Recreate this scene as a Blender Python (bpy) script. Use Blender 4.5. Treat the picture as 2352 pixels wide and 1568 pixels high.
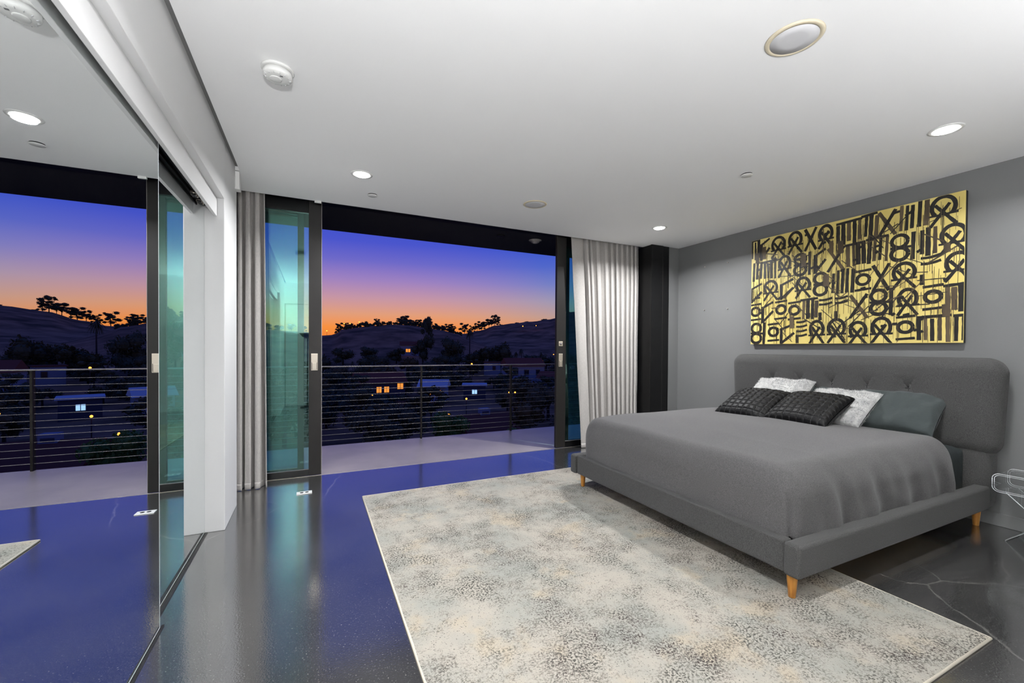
import bpy, math, random
from mathutils import Vector, Matrix, noise as mnoise
sin, cos, pi, R = math.sin, math.cos, math.pi, math.radians
scene = bpy.context.scene
C = scene.collection
for o in list(bpy.data.objects): bpy.data.objects.remove(o)

def srgb(r, g, b, k=1.0):
    f = lambda c: (c/12.92 if c <= .04045 else ((c+.055)/1.055)**2.4)
    return (f(r/255)*k, f(g/255)*k, f(b/255)*k, 1)

# ------------------------------------------------------------------ camera
CAMZ = 1.30
yaw, pitch, roll = R(25.354), R(-.64), R(.369)
Fv = Vector((sin(yaw)*cos(pitch), cos(yaw)*cos(pitch), sin(pitch)))
R0 = Vector((cos(yaw), -sin(yaw), 0)); U0 = R0.cross(Fv)
Rv = R0*cos(roll)+U0*sin(roll); Uv = Rv.cross(Fv)
cam_d = bpy.data.cameras.new('camera'); cam = bpy.data.objects.new('camera', cam_d); C.objects.link(cam)
cam.matrix_world = Matrix(((Rv.x, Uv.x, -Fv.x, 0), (Rv.y, Uv.y, -Fv.y, 0), (Rv.z, Uv.z, -Fv.z, CAMZ), (0, 0, 0, 1)))
cam_d.sensor_width = 36; cam_d.lens = 36*966.8/2352
cam_d.shift_y = 26.7/2352
cam_d.clip_start = .02; cam_d.clip_end = 3000
scene.camera = cam

# ------------------------------------------------------------------ sky
w = bpy.data.worlds.new('dusk_sky'); scene.world = w; w.use_nodes = True
nt = w.node_tree; nt.nodes.clear(); N = nt.nodes.new; Lk = nt.links.new
tc = N('ShaderNodeTexCoord'); sp = N('ShaderNodeSeparateXYZ'); Lk(tc.outputs['Generated'], sp.inputs[0])
mr = N('ShaderNodeMapRange'); mr.inputs[1].default_value = -.04; mr.inputs[2].default_value = .46
Lk(sp.outputs['Z'], mr.inputs[0])
def ramp(stops):
    r = N('ShaderNodeValToRGB'); e = r.color_ramp.elements
    while len(e) > 1: e.remove(e[-1])
    for i, (z, c) in enumerate(stops):
        p = (z+.04)/.5
        if i == 0: el = e[0]; el.position = p
        else: el = e.new(p)
        el.color = srgb(*c)
    Lk(mr.outputs[0], r.inputs[0]); return r
warm = ramp([(-.04, (60, 40, 40)), (0, (235, 120, 45)), (.045, (248, 146, 66)), (.075, (226, 158, 122)), (.11, (198, 150, 165)),
             (.15, (158, 130, 192)), (.19, (112, 106, 200)), (.23, (78, 86, 204)), (.27, (62, 80, 204)), (.46, (58, 76, 178))])
cool = ramp([(-.04, (30, 30, 45)), (0, (214, 140, 92)), (.045, (212, 152, 108)), (.075, (188, 156, 148)), (.11, (160, 152, 178)),
             (.15, (118, 128, 196)), (.19, (82, 104, 202)), (.23, (58, 86, 204)), (.27, (48, 78, 202)), (.46, (50, 74, 174))])
dt = N('ShaderNodeVectorMath'); dt.operation = 'DOT_PRODUCT'; dt.inputs[1].default_value = (sin(R(6)), cos(R(6)), 0)
Lk(tc.outputs['Generated'], dt.inputs[0])
mf = N('ShaderNodeMapRange'); mf.inputs[1].default_value = .90; mf.inputs[2].default_value = .985; mf.clamp = True
Lk(dt.outputs['Value'], mf.inputs[0])
mx = N('ShaderNodeMix'); mx.data_type = 'RGBA'; Lk(mf.outputs[0], mx.inputs[0]); Lk(cool.outputs[0], mx.inputs[6]); Lk(warm.outputs[0], mx.inputs[7])
bg = N('ShaderNodeBackground'); bg.inputs[1].default_value = 1.0; Lk(mx.outputs[2], bg.inputs[0])
wo = N('ShaderNodeOutputWorld'); Lk(bg.outputs[0], wo.inputs[0])

vs = scene.view_settings
vs.view_transform = 'Standard'; vs.look = 'None'; vs.exposure = 0.0; vs.gamma = 1.0; vs.use_curve_mapping = False
DOWN_W = 40.0      # watts of one ceiling downlight

UP_W = 101.0       # base watts of the added ceiling-fill uplights behind the camera

# ------------------------------------------------------------------ materials
def mat(name, col, rough=.6, metal=0, spec=.5, coat=0, sheen=0, noise=None, bump=None, emit=None, estr=1, coatr=.05):
    m = bpy.data.materials.new(name); m.use_nodes = True; t = m.node_tree; b = t.nodes['Principled BSDF']
    b.inputs['Base Color'].default_value = col; b.inputs['Roughness'].default_value = rough; b.inputs['Metallic'].default_value = metal
    b.inputs['Specular IOR Level'].default_value = spec; b.inputs['Coat Weight'].default_value = coat; b.inputs['Coat Roughness'].default_value = coatr
    b.inputs['Sheen Weight'].default_value = sheen
    if emit: b.inputs['Emission Color'].default_value = emit; b.inputs['Emission Strength'].default_value = estr
    if noise or bump:
        co = t.nodes.new('ShaderNodeTexCoord')
    if noise:   # (scale, second colour, detail, stretch)
        mp = t.nodes.new('ShaderNodeMapping'); mp.inputs['Scale'].default_value = noise[3] if len(noise) > 3 else (1, 1, 1)
        n = t.nodes.new('ShaderNodeTexNoise'); n.inputs['Scale'].default_value = noise[0]; n.inputs['Detail'].default_value = noise[2] if len(noise) > 2 else 4
        t.links.new(co.outputs['Object'], mp.inputs[0]); t.links.new(mp.outputs[0], n.inputs['Vector'])
        r = t.nodes.new('ShaderNodeValToRGB'); r.color_ramp.elements[0].position = .35; r.color_ramp.elements[1].position = .65
        r.color_ramp.elements[0].color = col; r.color_ramp.elements[1].color = noise[1]
        t.links.new(n.outputs['Fac'], r.inputs[0]); t.links.new(r.outputs[0], b.inputs['Base Color'])
    if bump:    # (scale, strength, distance)
        n2 = t.nodes.new('ShaderNodeTexNoise'); n2.inputs['Scale'].default_value = bump[0]; n2.inputs['Detail'].default_value = 3
        t.links.new(co.outputs['Object'], n2.inputs['Vector'])
        bp = t.nodes.new('ShaderNodeBump'); bp.inputs['Strength'].default_value = bump[1]; bp.inputs['Distance'].default_value = bump[2]
        t.links.new(n2.outputs['Fac'], bp.inputs['Height']); t.links.new(bp.outputs[0], b.inputs['Normal'])
    return m

M = {}
M['white'] = mat('white_paint', srgb(222, 222, 222), .55, bump=(60, .03, .01))
M['ceiling'] = mat('ceiling_paint', srgb(245, 245, 245), .8, spec=.2, bump=(8, .03, .02))
M['grey_wall'] = mat('grey_wall_paint', srgb(112, 113, 113), .42, bump=(90, .06, .01))
M['slot'] = mat('slot_grey', srgb(120, 120, 120), .6)
M['black'] = mat('black_metal', srgb(13, 13, 14), .28, spec=.35)
M['button'] = mat('button_cloth', srgb(44, 44, 44), .7)
M['frame'] = mat('bronze_frame', srgb(33, 31, 30), .5, metal=.0, spec=.25, bump=(300, .02, .002))
M['soffit'] = mat('soffit_black', srgb(24, 22, 24), .5)
M['steel'] = mat('rail_steel', srgb(146, 141, 140), .4, metal=.25)
M['nickel'] = mat('satin_nickel', srgb(215, 205, 190), .38, metal=.85)
M['plastic'] = mat('white_plastic', srgb(228, 228, 226), .4)
M['plastic_grey'] = mat('grille_white', srgb(205, 205, 207), .7)
M['almond'] = mat('almond_ring', srgb(214, 203, 178), .45)
M['dark'] = mat('dark_plastic', srgb(20, 20, 20), .5)
M['lens'] = mat('lamp_lens', srgb(255, 255, 255), .4, emit=(1, .985, .96, 1), estr=14)
M['leg'] = mat('oak_leg', srgb(196, 138, 62), .4, noise=(14, srgb(168, 108, 44), 4, (6, 6, .6)))
M['upholstery'] = mat('grey_upholstery', srgb(80, 80, 79), .9, spec=.15, sheen=.08, noise=(420, srgb(54, 54, 54), 3, (1, 1, .5)), bump=(420, .35, .003))
M['duvet'] = mat('grey_duvet', srgb(94, 93, 93), .9, spec=.15, sheen=.12, noise=(260, srgb(70, 69, 70), 3), bump=(500, .35, .003))
M['sheet'] = mat('slate_sheet', srgb(42, 47, 48), .85, spec=.2, bump=(14, .25, .02))
M['slate'] = mat('slate_pillow', srgb(50, 57, 57), .8, spec=.25, sheen=.15, bump=(9, .5, .03))
M['velvet'] = mat('black_velvet', srgb(6, 6, 7), .52, spec=.22, sheen=.02, bump=(120, .4, .004))
M['stitch'] = mat('grey_stitch', srgb(92, 92, 94), .8)
M['fur'] = mat('white_fur', srgb(196, 196, 194), .95, spec=.1, sheen=.2, noise=(22, srgb(160, 160, 160), 4), bump=(60, .8, .012))
M['curtain'] = mat('grey_linen', srgb(184, 180, 176), .9, spec=.1, sheen=.1, noise=(140, srgb(168, 165, 162), 3, (3, 3, .3)), bump=(300, .2, .002))
M['mattress'] = mat('pale_wood_slat', srgb(222, 196, 156), .6)
M['paint'] = mat('black_paint', srgb(20, 18, 17), .45)
M['wash'] = mat('brown_wash', srgb(92, 78, 56), .5, noise=(9, srgb(56, 46, 36), 4, (1, 1, .25)))
M['bark'] = mat('bark', srgb(44, 36, 32), .9)
M['leaf'] = mat('dark_foliage', srgb(70, 76, 56), .8, spec=.1)
M['leaf2'] = mat('olive_foliage', srgb(84, 80, 54), .8, spec=.1)
M['palm'] = mat('palm_foliage', srgb(70, 74, 58), .7, spec=.1)
M['bush'] = mat('shrub_foliage', srgb(92, 120, 58), .8, spec=.2)
M['hill'] = mat('hill_scrub', srgb(158, 118, 86), .95, spec=.05, noise=(.09, srgb(80, 64, 46), 9))
M['house'] = mat('house_render', srgb(132, 136, 142), .8)
M['house2'] = mat('house_dark', srgb(70, 66, 72), .8)
M['roof'] = mat('roof_tiles', srgb(110, 66, 52), .9, spec=.1)
M['roof2'] = mat('pale_flat_roof', srgb(176, 184, 186), .8)
M['warm_pane'] = mat('lit_pane', srgb(255, 170, 70), .5, emit=srgb(255, 160, 60), estr=.9)
M['lamp_warm'] = mat('lit_lamp', srgb(255, 170, 70), .5, emit=srgb(255, 150, 50), estr=5)
M['lamp_cool'] = mat('lit_lamp_cool', srgb(190, 225, 255), .5, emit=srgb(170, 215, 255), estr=1.1)
M['pane_dark'] = mat('dark_pane', srgb(16, 22, 40), .2)

def mirror_mat():
    m = bpy.data.materials.new('mirror_silver'); m.use_nodes = True; t = m.node_tree; t.nodes.clear()
    g = t.nodes.new('ShaderNodeBsdfGlossy'); g.inputs['Color'].default_value = (.90, .92, .92, 1); g.inputs['Roughness'].default_value = 0
    o = t.nodes.new('ShaderNodeOutputMaterial'); t.links.new(g.outputs[0], o.inputs[0]); return m
M['mirror'] = mirror_mat()
def glass_mat(name, tint, ior=1.5, rough=0, refl=(1, 1, 1, 1)):
    m = bpy.data.materials.new(name); m.use_nodes = True; t = m.node_tree; t.nodes.clear()
    tr = t.nodes.new('ShaderNodeBsdfTransparent'); tr.inputs[0].default_value = tint
    g = t.nodes.new('ShaderNodeBsdfGlossy'); g.inputs['Roughness'].default_value = rough; g.inputs['Color'].default_value = refl
    f0 = ((ior-1)/(ior+1))**2
    lw = t.nodes.new('ShaderNodeLayerWeight'); lw.inputs[0].default_value = .5
    pw = t.nodes.new('ShaderNodeMath'); pw.operation = 'POWER'; pw.inputs[1].default_value = 5; t.links.new(lw.outputs['Facing'], pw.inputs[0])
    fr = t.nodes.new('ShaderNodeMath'); fr.operation = 'MULTIPLY_ADD'; fr.inputs[1].default_value = 1-f0; fr.inputs[2].default_value = f0; t.links.new(pw.outputs[0], fr.inputs[0])
    mx = t.nodes.new('ShaderNodeMixShader'); o = t.nodes.new('ShaderNodeOutputMaterial')
    t.links.new(fr.outputs[0], mx.inputs[0]); t.links.new(tr.outputs[0], mx.inputs[1]); t.links.new(g.outputs[0], mx.inputs[2]); t.links.new(mx.outputs[0], o.inputs[0])
    return m
M['glass'] = glass_mat('teal_tint_glass', (.72, .95, .93, 1), 2.0, refl=(.7, 1, .88, 1))
M['acrylic'] = glass_mat('clear_acrylic', (.97, .98, .98, 1), 1.49)
M['acrylic_edge'] = mat('acrylic_edge', srgb(225, 230, 232), .15, spec=.8, coat=.5)

def floor_mat(name, c0, c1, rough, speck=True, spec=.5):
    m = bpy.data.materials.new(name); m.use_nodes = True; t = m.node_tree; b = t.nodes['Principled BSDF']; n = t.nodes.new; l = t.links.new
    co = n('ShaderNodeTexCoord')
    n1 = n('ShaderNodeTexNoise'); n1.inputs['Scale'].default_value = 1.6; n1.inputs['Detail'].default_value = 7; l(co.outputs['Object'], n1.inputs['Vector'])
    r = n('ShaderNodeValToRGB'); r.color_ramp.elements[0].position = .3; r.color_ramp.elements[1].position = .72
    r.color_ramp.elements[0].color = c0; r.color_ramp.elements[1].color = c1; l(n1.outputs['Fac'], r.inputs[0])
    out = r.outputs[0]
    if speck:
        v = n('ShaderNodeTexNoise'); v.inputs['Scale'].default_value = 150; v.inputs['Detail'].default_value = 2; l(co.outputs['Object'], v.inputs['Vector'])
        rv = n('ShaderNodeValToRGB'); rv.color_ramp.elements[0].position = .60; rv.color_ramp.elements[1].position = .72; l(v.outputs['Fac'], rv.inputs[0])
        mx1 = n('ShaderNodeMix'); mx1.data_type = 'RGBA'; l(rv.outputs[0], mx1.inputs[0]); l(out, mx1.inputs[6]); mx1.inputs[7].default_value = srgb(116, 114, 111); out = mx1.outputs[2]
        # hairline cracks
        dn = n('ShaderNodeTexNoise'); dn.inputs['Scale'].default_value = 2.4; dn.inputs['Detail'].default_value = 8; dn.inputs['Roughness'].default_value = .55; l(co.outputs['Object'], dn.inputs['Vector'])
        ad = n('ShaderNodeVectorMath'); ad.operation = 'MULTIPLY_ADD'; ad.inputs[1].default_value = (.22, .22, 0); l(dn.outputs['Color'], ad.inputs[0]); l(co.outputs['Object'], ad.inputs[2])
        vo = n('ShaderNodeTexVoronoi'); vo.voronoi_dimensions = '2D'; vo.feature = 'DISTANCE_TO_EDGE'; vo.inputs['Scale'].default_value = .45; l(ad.outputs[0], vo.inputs['Vector'])
        cr = n('ShaderNodeValToRGB'); cr.color_ramp.elements[0].position = 0; cr.color_ramp.elements[0].color = (1, 1, 1, 1); cr.color_ramp.elements[1].position = .0012; cr.color_ramp.elements[1].color = (0, 0, 0, 1)
        l(vo.outputs['Distance'], cr.inputs[0])
        n5t = n('ShaderNodeTexNoise'); n5t.inputs['Scale'].default_value = 1.1; l(co.outputs['Object'], n5t.inputs['Vector']); n5 = n('ShaderNodeMapRange'); n5.inputs[1].default_value = .42; n5.inputs[2].default_value = .52; l(n5t.outputs['Fac'], n5.inputs[0])
        mu = n('ShaderNodeMath'); mu.operation = 'MULTIPLY'; l(cr.outputs[0], mu.inputs[0]); l(n5.outputs[0], mu.inputs[1]); mu.use_clamp = True
        mx2 = n('ShaderNodeMix'); mx2.data_type = 'RGBA'; l(mu.outputs[0], mx2.inputs[0]); l(out, mx2.inputs[6]); mx2.inputs[7].default_value = srgb(112, 110, 106); out = mx2.outputs[2]
    l(out, b.inputs['Base Color'])
    n3 = n('ShaderNodeTexNoise'); n3.inputs['Scale'].default_value = 2.6; n3.inputs['Detail'].default_value = 5; l(co.outputs['Object'], n3.inputs['Vector'])
    mr_ = n('ShaderNodeMapRange'); mr_.inputs[3].default_value = rough[0]; mr_.inputs[4].default_value = rough[1]; l(n3.outputs['Fac'], mr_.inputs[0]); l(mr_.outputs[0], b.inputs['Roughness'])
    n4 = n('ShaderNodeTexNoise'); n4.inputs['Scale'].default_value = 130; n4.inputs['Detail'].default_value = 2; l(co.outputs['Object'], n4.inputs['Vector'])
    bp = n('ShaderNodeBump'); bp.inputs['Strength'].default_value = .17; bp.inputs['Distance'].default_value = .0016; l(n4.outputs['Fac'], bp.inputs['Height']); l(bp.outputs[0], b.inputs['Normal'])
    b.inputs['Specular IOR Level'].default_value = spec
    if speck: b.inputs['Coat Weight'].default_value = 1; b.inputs['Coat IOR'].default_value = 2.6; b.inputs['Coat Roughness'].default_value = .10; l(bp.outputs[0], b.inputs['Coat Normal'])
    return m
M['floor'] = floor_mat('polished_concrete', srgb(42, 42, 43), srgb(66, 65, 64), (.14, .28), True, .6)
M['deck'] = floor_mat('balcony_concrete', srgb(138, 131, 130), srgb(166, 157, 152), (.28, .45), False, .5)

def rug_mat():
    m = bpy.data.materials.new('mottled_rug'); m.use_nodes = True; t = m.node_tree; b = t.nodes['Principled BSDF']; n = t.nodes.new; l = t.links.new
    co = n('ShaderNodeTexCoord')
    def nz(scale, detail, rgh=.6, off=0):
        mp = n('ShaderNodeMapping'); mp.inputs['Location'].default_value = (off, off*1.7, 0); l(co.outputs['Object'], mp.inputs[0])
        x = n('ShaderNodeTexNoise'); x.inputs['Scale'].default_value = scale; x.inputs['Detail'].default_value = detail; x.inputs['Roughness'].default_value = rgh; l(mp.outputs[0], x.inputs['Vector']); return x.outputs['Fac']
    def rmp(s, a, bb, ca=(0, 0, 0, 1), cb=(1, 1, 1, 1)):
        r = n('ShaderNodeValToRGB'); r.color_ramp.elements[0].position = a; r.color_ramp.elements[1].position = bb
        r.color_ramp.elements[0].color = ca; r.color_ramp.elements[1].color = cb; l(s, r.inputs[0]); return r.outputs[0]
    def mix(f, a, bb):
        x = n('ShaderNodeMix'); x.data_type = 'RGBA'; l(f, x.inputs[0])
        l(a, x.inputs[6]) if not isinstance(a, tuple) else setattr(x.inputs[6], 'default_value', a)
        l(bb, x.inputs[7]) if not isinstance(bb, tuple) else setattr(x.inputs[7], 'default_value', bb)
        return x.outputs[2]
    def mul(a, bb):
        x = n('ShaderNodeMath'); x.operation = 'MULTIPLY'; l(a, x.inputs[0]); l(bb, x.inputs[1]); return x.outputs[0]
    base = mix(rmp(nz(2.2, 4), .42, .62), srgb(166, 160, 150), srgb(148, 148, 141))
    base = mix(rmp(nz(3.1, 5, .6, 7), .56, .66), base, srgb(170, 160, 144))
    patch = rmp(nz(3.0, 6, .75, 3), .45, .60)
    fine = rmp(nz(95, 3, .65, 1), .49, .56)
    base = mix(mul(patch, fine), base, srgb(74, 73, 68))
    patch2 = rmp(nz(2.6, 5, .75, 13), .50, .62)
    fine2 = rmp(nz(100, 3, .65, 5), .50, .57)
    base = mix(mul(patch2, fine2), base, srgb(66, 58, 56))
    fine3 = rmp(nz(130, 2, .6, 9), .62, .68)
    base = mix(fine3, base, srgb(98, 96, 91))
    l(base, b.inputs['Base Color']); b.inputs['Roughness'].default_value = .95; b.inputs['Specular IOR Level'].default_value = .1
    bp = n('ShaderNodeBump'); bp.inputs['Strength'].default_value = .6; bp.inputs['Distance'].default_value = .006; l(nz(220, 2), bp.inputs['Height']); l(bp.outputs[0], b.inputs['Normal'])
    return m
M['rug'] = rug_mat(); M['rug_edge'] = mat('rug_binding', srgb(206, 198, 182), .9, bump=(300, .4, .003))
M['canvas'] = mat('gold_canvas', srgb(226, 208, 128), .38, spec=.5, noise=(3.2, srgb(212, 190, 106), 5))

# ------------------------------------------------------------------ mesh helpers
class MB:
    def __init__(s): s.v = []; s.f = []; s.sm = []
    def add(s, vs_, fs, smooth=False):
        k = len(s.v); s.v += [tuple(p) for p in vs_]; s.f += [tuple(i+k for i in f) for f in fs]; s.sm += [smooth]*len(fs); return s
    def box(s, x0, y0, z0, x1, y1, z1):
        return s.add([(x0, y0, z0), (x1, y0, z0), (x1, y1, z0), (x0, y1, z0), (x0, y0, z1), (x1, y0, z1), (x1, y1, z1), (x0, y1, z1)],
                     [(0, 3, 2, 1), (4, 5, 6, 7), (0, 1, 5, 4), (1, 2, 6, 5), (2, 3, 7, 6), (3, 0, 4, 7)])
    def lathe(s, prof, n=32, c=(0, 0, 0), smooth=True):      # prof: (r, z) list
        vs_ = []; fs = []
        for r, z in prof:
            for i in range(n):
                a = 2*pi*i/n; vs_.append((c[0]+r*cos(a), c[1]+r*sin(a), c[2]+z))
        for j in range(len(prof)-1):
            for i in range(n):
                a, b = j*n+i, j*n+(i+1) % n; fs.append((a, b, b+n, a+n))
        fs.append(tuple(range(n))[::-1]); fs.append(tuple(range((len(prof)-1)*n, len(prof)*n)))
        return s.add(vs_, fs, smooth)
    def tube(s, p0, p1, r0, r1=None, n=8, smooth=True):
        r1 = r0 if r1 is None else r1; p0 = Vector(p0); p1 = Vector(p1); d = (p1-p0).normalized()
        u = d.orthogonal().normalized(); v = d.cross(u); vs_ = []
        for p, r in ((p0, r0), (p1, r1)):
            for i in range(n):
                a = 2*pi*i/n; vs_.append(p+u*r*cos(a)+v*r*sin(a))
        fs = [(i, (i+1) % n, (i+1) % n+n, i+n) for i in range(n)]+[tuple(range(n))[::-1], tuple(range(n, 2*n))]
        return s.add(vs_, fs, smooth)
    def grid(s, fn, nu, nv, smooth=True, closeu=False):
        vs_ = [fn(i/nu, j/nv) for j in range(nv+1) for i in range(nu+1)]
        fs = [(j*(nu+1)+i, j*(nu+1)+i+1, (j+1)*(nu+1)+i+1, (j+1)*(nu+1)+i) for j in range(nv) for i in range(nu)]
        return s.add(vs_, fs, smooth)
    def poly(s, pts, y0, y1, axis=1):      # extrude a polygon of (a,b) along an axis
        n = len(pts); mk = {0: lambda a, b, t: (t, a, b), 1: lambda a, b, t: (a, t, b), 2: lambda a, b, t: (a, b, t)}[axis]
        vs_ = [mk(a, b, y0) for a, b in pts]+[mk(a, b, y1) for a, b in pts]
        fs = [tuple(range(n)), tuple(range(n, 2*n))[::-1]]+[(i, i+n, (i+1) % n+n, (i+1) % n) for i in range(n)]
        return s.add(vs_, fs)
    def build(s, name, m, parent=None, bevel=0, seg=2, mods=None):
        me = bpy.data.meshes.new(name); me.from_pydata(s.v, [], s.f); me.polygons.foreach_set('use_smooth', s.sm)
        me.validate(); me.update()
        import bmesh
        b = bmesh.new(); b.from_mesh(me); bmesh.ops.recalc_face_normals(b, faces=b.faces); b.to_mesh(me); b.free()
        o = bpy.data.objects.new(name, me); C.objects.link(o); me.materials.append(m)
        if parent: o.parent = parent
        if bevel:
            bv = o.modifiers.new('bevel', 'BEVEL'); bv.width = bevel; bv.segments = seg; bv.limit_method = 'ANGLE'; bv.angle_limit = R(40)
        return o

def box(name, m, x0, y0, z0, x1, y1, z1, parent=None, bevel=0, seg=2):
    return MB().box(min(x0, x1), min(y0, y1), min(z0, z1), max(x0, x1), max(y0, y1), max(z0, z1)).build(name, m, parent, bevel, seg)
def thing(name, label, cat, loc=(0, 0, 0), group=None, rz=0):
    o = bpy.data.objects.new(name, None); C.objects.link(o); o.location = loc; o.rotation_euler = (0, 0, rz); o.empty_display_size = .1
    return tag(o, label, cat, group)
def tag(o, label=None, cat=None, group=None, kind=None):
    if label: o['label'] = label
    if cat: o['category'] = cat
    if group: o['group'] = group
    if kind: o['kind'] = kind
    return o
def struct(o, label, cat): return tag(o, label, cat, kind='structure')
def copy_tree(o, parent=None):
    c_ = o.copy(); C.objects.link(c_); c_.parent = parent
    for ch in list(o.children):
        copy_tree(ch, c_)
    return c_

# ------------------------------------------------------------------ room shell
H = 2.71; XW = 4.633; YB = -.95; YC = 4.50; YD = 4.69; XL = -.56
struct(box('floor', M['floor'], -1.7, YB-.1, -.25, XW+.2, YD, 0), 'dark polished concrete bedroom floor with hairline cracks', 'floor')
cm = MB(); cm.box(-.53, YB-.1, H, XW+.1, 4.32, H+.24).box(-.80, 4.0, H, -.53, YC, H+.24).box(-.53, 4.32, H, 4.114, YC, H+.24).box(4.114, 4.32, H+.001, XW+.1, YC, H+.24)
cm.box(-1.7, YB-.1, H+.06, -.53, 4.0, H+.24)
struct(cm.build('ceiling', M['ceiling']), 'smooth white bedroom ceiling', 'ceiling')
struct(box('trim_1', M['slot'], XL, YB, H+.03, -.53, 4.0, H+.06), 'grey shadow gap strip where ceiling meets closet wall', 'trim')
struct(box('trim_2', M['black'], -.80, YC, H+.20, 4.114, YD+.18, H+.30), 'black curtain pocket top above sliding doors', 'trim')
struct(box('wall_right', M['grey_wall'], XW, YB-.1, 0, XW+.12, 4.7, H+.2), 'matte grey wall behind the bed headboard', 'wall')
struct(box('wall_front', M['grey_wall'], 4.44, 4.345, 0, XW, 5.0, H+.2), 'narrow grey wall strip beside black steel column', 'wall')
struct(box('baseboard_right', M['grey_wall'], XW-.014, YB, 0, XW, 4.345, .095, bevel=.003), 'low grey baseboard under grey bed wall', 'baseboard')
# closet wall with sliding mirror opening
wl = MB(); HZ = 2.335; YJ = 3.55; YE = 4.07; YN = .35
wl.box(-.78, YJ, 0, XL, YE, H+.08).box(-.78, YN, HZ, XL, YJ, H+.08).box(-.78, YB, 0, XL, YN, H+.08)
struct(wl.build('wall_left', M['white'], bevel=.004), 'white closet wall with mirrored sliding door opening', 'wall')
struct(box('wall_closet', M['white'], -1.7, YB, 0, -1.6, YE, H), 'white back wall inside the closet', 'wall')
struct(box('wall_pocket', M['white'], -.95, YE, 0, -.80, YD+.2, H+.2), 'white return wall behind left grey curtain', 'wall')
struct(box('trim_3', M['white'], -.622, YN+.02, 2.205, -.602, YJ-.015, HZ, bevel=.002), 'white fascia board hiding the mirror door track', 'trim')
# rear wall of the room with its door
wb = MB(); wb.box(-1.7, YB-.1, 0, -.55, YB, H).box(.36, YB-.1, 0, XW, YB, H).box(-.55, YB-.1, 2.25, .36, YB, H)
struct(wb.build('wall_back', M['white']), 'white rear wall of the bedroom with hall door', 'wall')
d3 = box('door_7', M['white'], -.54, YB-.07, .006, .35, YB-.03, 2.24, bevel=.003); struct(d3, 'plain white hall door with black lever handle', 'door')
hd = MB(); hd.tube((.28, YB-.03, 1.0), (.28, YB+.03, 1.0), .011).tube((.28, YB+.03, 1.0), (.15, YB+.03, 1.0), .009); hd.build('door_handle', M['black'], d3)

# mirrored sliding closet doors
def mirror_door(n, x_at, y0, y1, label):
    t = thing('door_%d' % n, label, 'door', (x_at, y1, 0)); tag(t, kind='structure')
    box('mirror', M['mirror'], 0, -(y1-y0), .012, .004, 0, 2.25, t)
    ed = MB(); ed.box(-.010, -(y1-y0), .010, -.0002, 0, 2.252); ed.box(-.0002, -.0025, .010, .0045, .0012, 2.252).box(-.0002, -(y1-y0), .008, .0045, 0, .012)
    ed.build('glass_edge', M['acrylic_edge'], t)
    return t
fm = mirror_door(5, -.636, .42, 2.42, 'large mirrored sliding closet door nearest the room'); fm.rotation_euler.z = R(-.4)
rm = mirror_door(6, -.682, 1.60, YJ-.002, 'recessed mirrored sliding closet door beside white jamb'); rm.rotation_euler.z = R(-.3)
tr = thing('sliding_door_track', 'black metal overhead track of the mirrored closet doors', 'track', (-.66, 2.0, 2.30))
mb = MB(); mb.box(-.055, -1.6, -.012, .032, 1.545, .034); mb.build('channel', M['black'], tr)
for xx in (-.045, -.012, .024): box('lip', M['frame'], xx-.003, -1.6, -.03, xx+.003, 1.545, -.010, tr)
for yy in (1.30, 1.44):
    ro = MB(); ro.box(-.034, yy-.035, -.046, -.006, yy+.035, -.022); ro.build('roller_hanger', M['dark'], tr, bevel=.004)
    for dy in (-.02, .02):
        MB().tube((-.036, yy+dy, -.03), (-.004, yy+dy, -.03), .016, n=14).build('roller_wheel', M['nickel'], tr)
gd = MB(); gd.box(-.676, 1.6, 0, -.660, YJ, .004).box(-.634, YN, 0, -.622, 2.45, .004)
struct(gd.build('trim_4', M['dark']), 'black floor guide under the mirrored doors', 'trim')

# ------------------------------------------------------------------ sliding glass doors
def handle_plate(parent, x, z, w_, h_, y):
    p = box('handle', M['nickel'], x-w_/2, y-.006, z-h_/2, x+w_/2, y, z+h_/2, parent, bevel=.004)
    box('thumb_slide', M['nickel'], x-w_*.32, y-.010, z-h_*.44, x+w_*.32, y-.0055, z-h_*.05, p, bevel=.002)
    g = MB(); g.box(x-w_*.40, y-.0072, z-h_*.45, x-w_*.34, y-.0055, z-h_*.03).box(x+w_*.34, y-.0072, z-h_*.45, x+w_*.40, y-.0055, z-h_*.03)
    g.build('slot', M['dark'], p); return p
def glass_door(n, x0, x1, y, lead, sw, label, z0=.004, z1=2.80, br=.066, tz=2.645):
    t = thing('door_%d' % n, label, 'door', ((x0+x1)/2, y, 0)); tag(t, kind='structure'); cx = (x0+x1)/2
    th = .045; a, b = x0-cx, x1-cx
    s0 = (b-sw, b) if lead > 0 else (a, a+sw); s1 = (a, a+.06) if lead > 0 else (b-.06, b)
    box('stile', M['frame'], s0[0], 0, z0, s0[1], th, z1, t, bevel=.003); box('stile', M['frame'], s1[0], 0, z0, s1[1], th, z1, t, bevel=.003)
    ia, ib = (s1[1], s0[0]) if lead > 0 else (s0[1], s1[0])
    box('bottom_rail', M['black'], ia, .002, z0, ib, th-.002, br, t, bevel=.002); box('top_rail', M['black'], ia, .002, tz, ib, th-.002, z1, t, bevel=.002)
    box('pane', M['glass'], ia-.004, th*.45, br-.004, ib+.004, th*.45+.008, tz+.004, t)
    box('glazing_bead', M['steel'], ia, .010, br, ib, .014, br+.004, t)
    return t, s0, th
dL, s0, th = glass_door(1, -.74, .080, 4.70, 1, .115, 'dark framed sliding glass door beside left curtain')
handle_plate(dL, s0[0]+.052, 1.150, .062, .170, 0)
eg = box('meeting_strip', M['steel'], s0[1], .012, .004, s0[1]+.006, .032, 2.80, dL)
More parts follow.
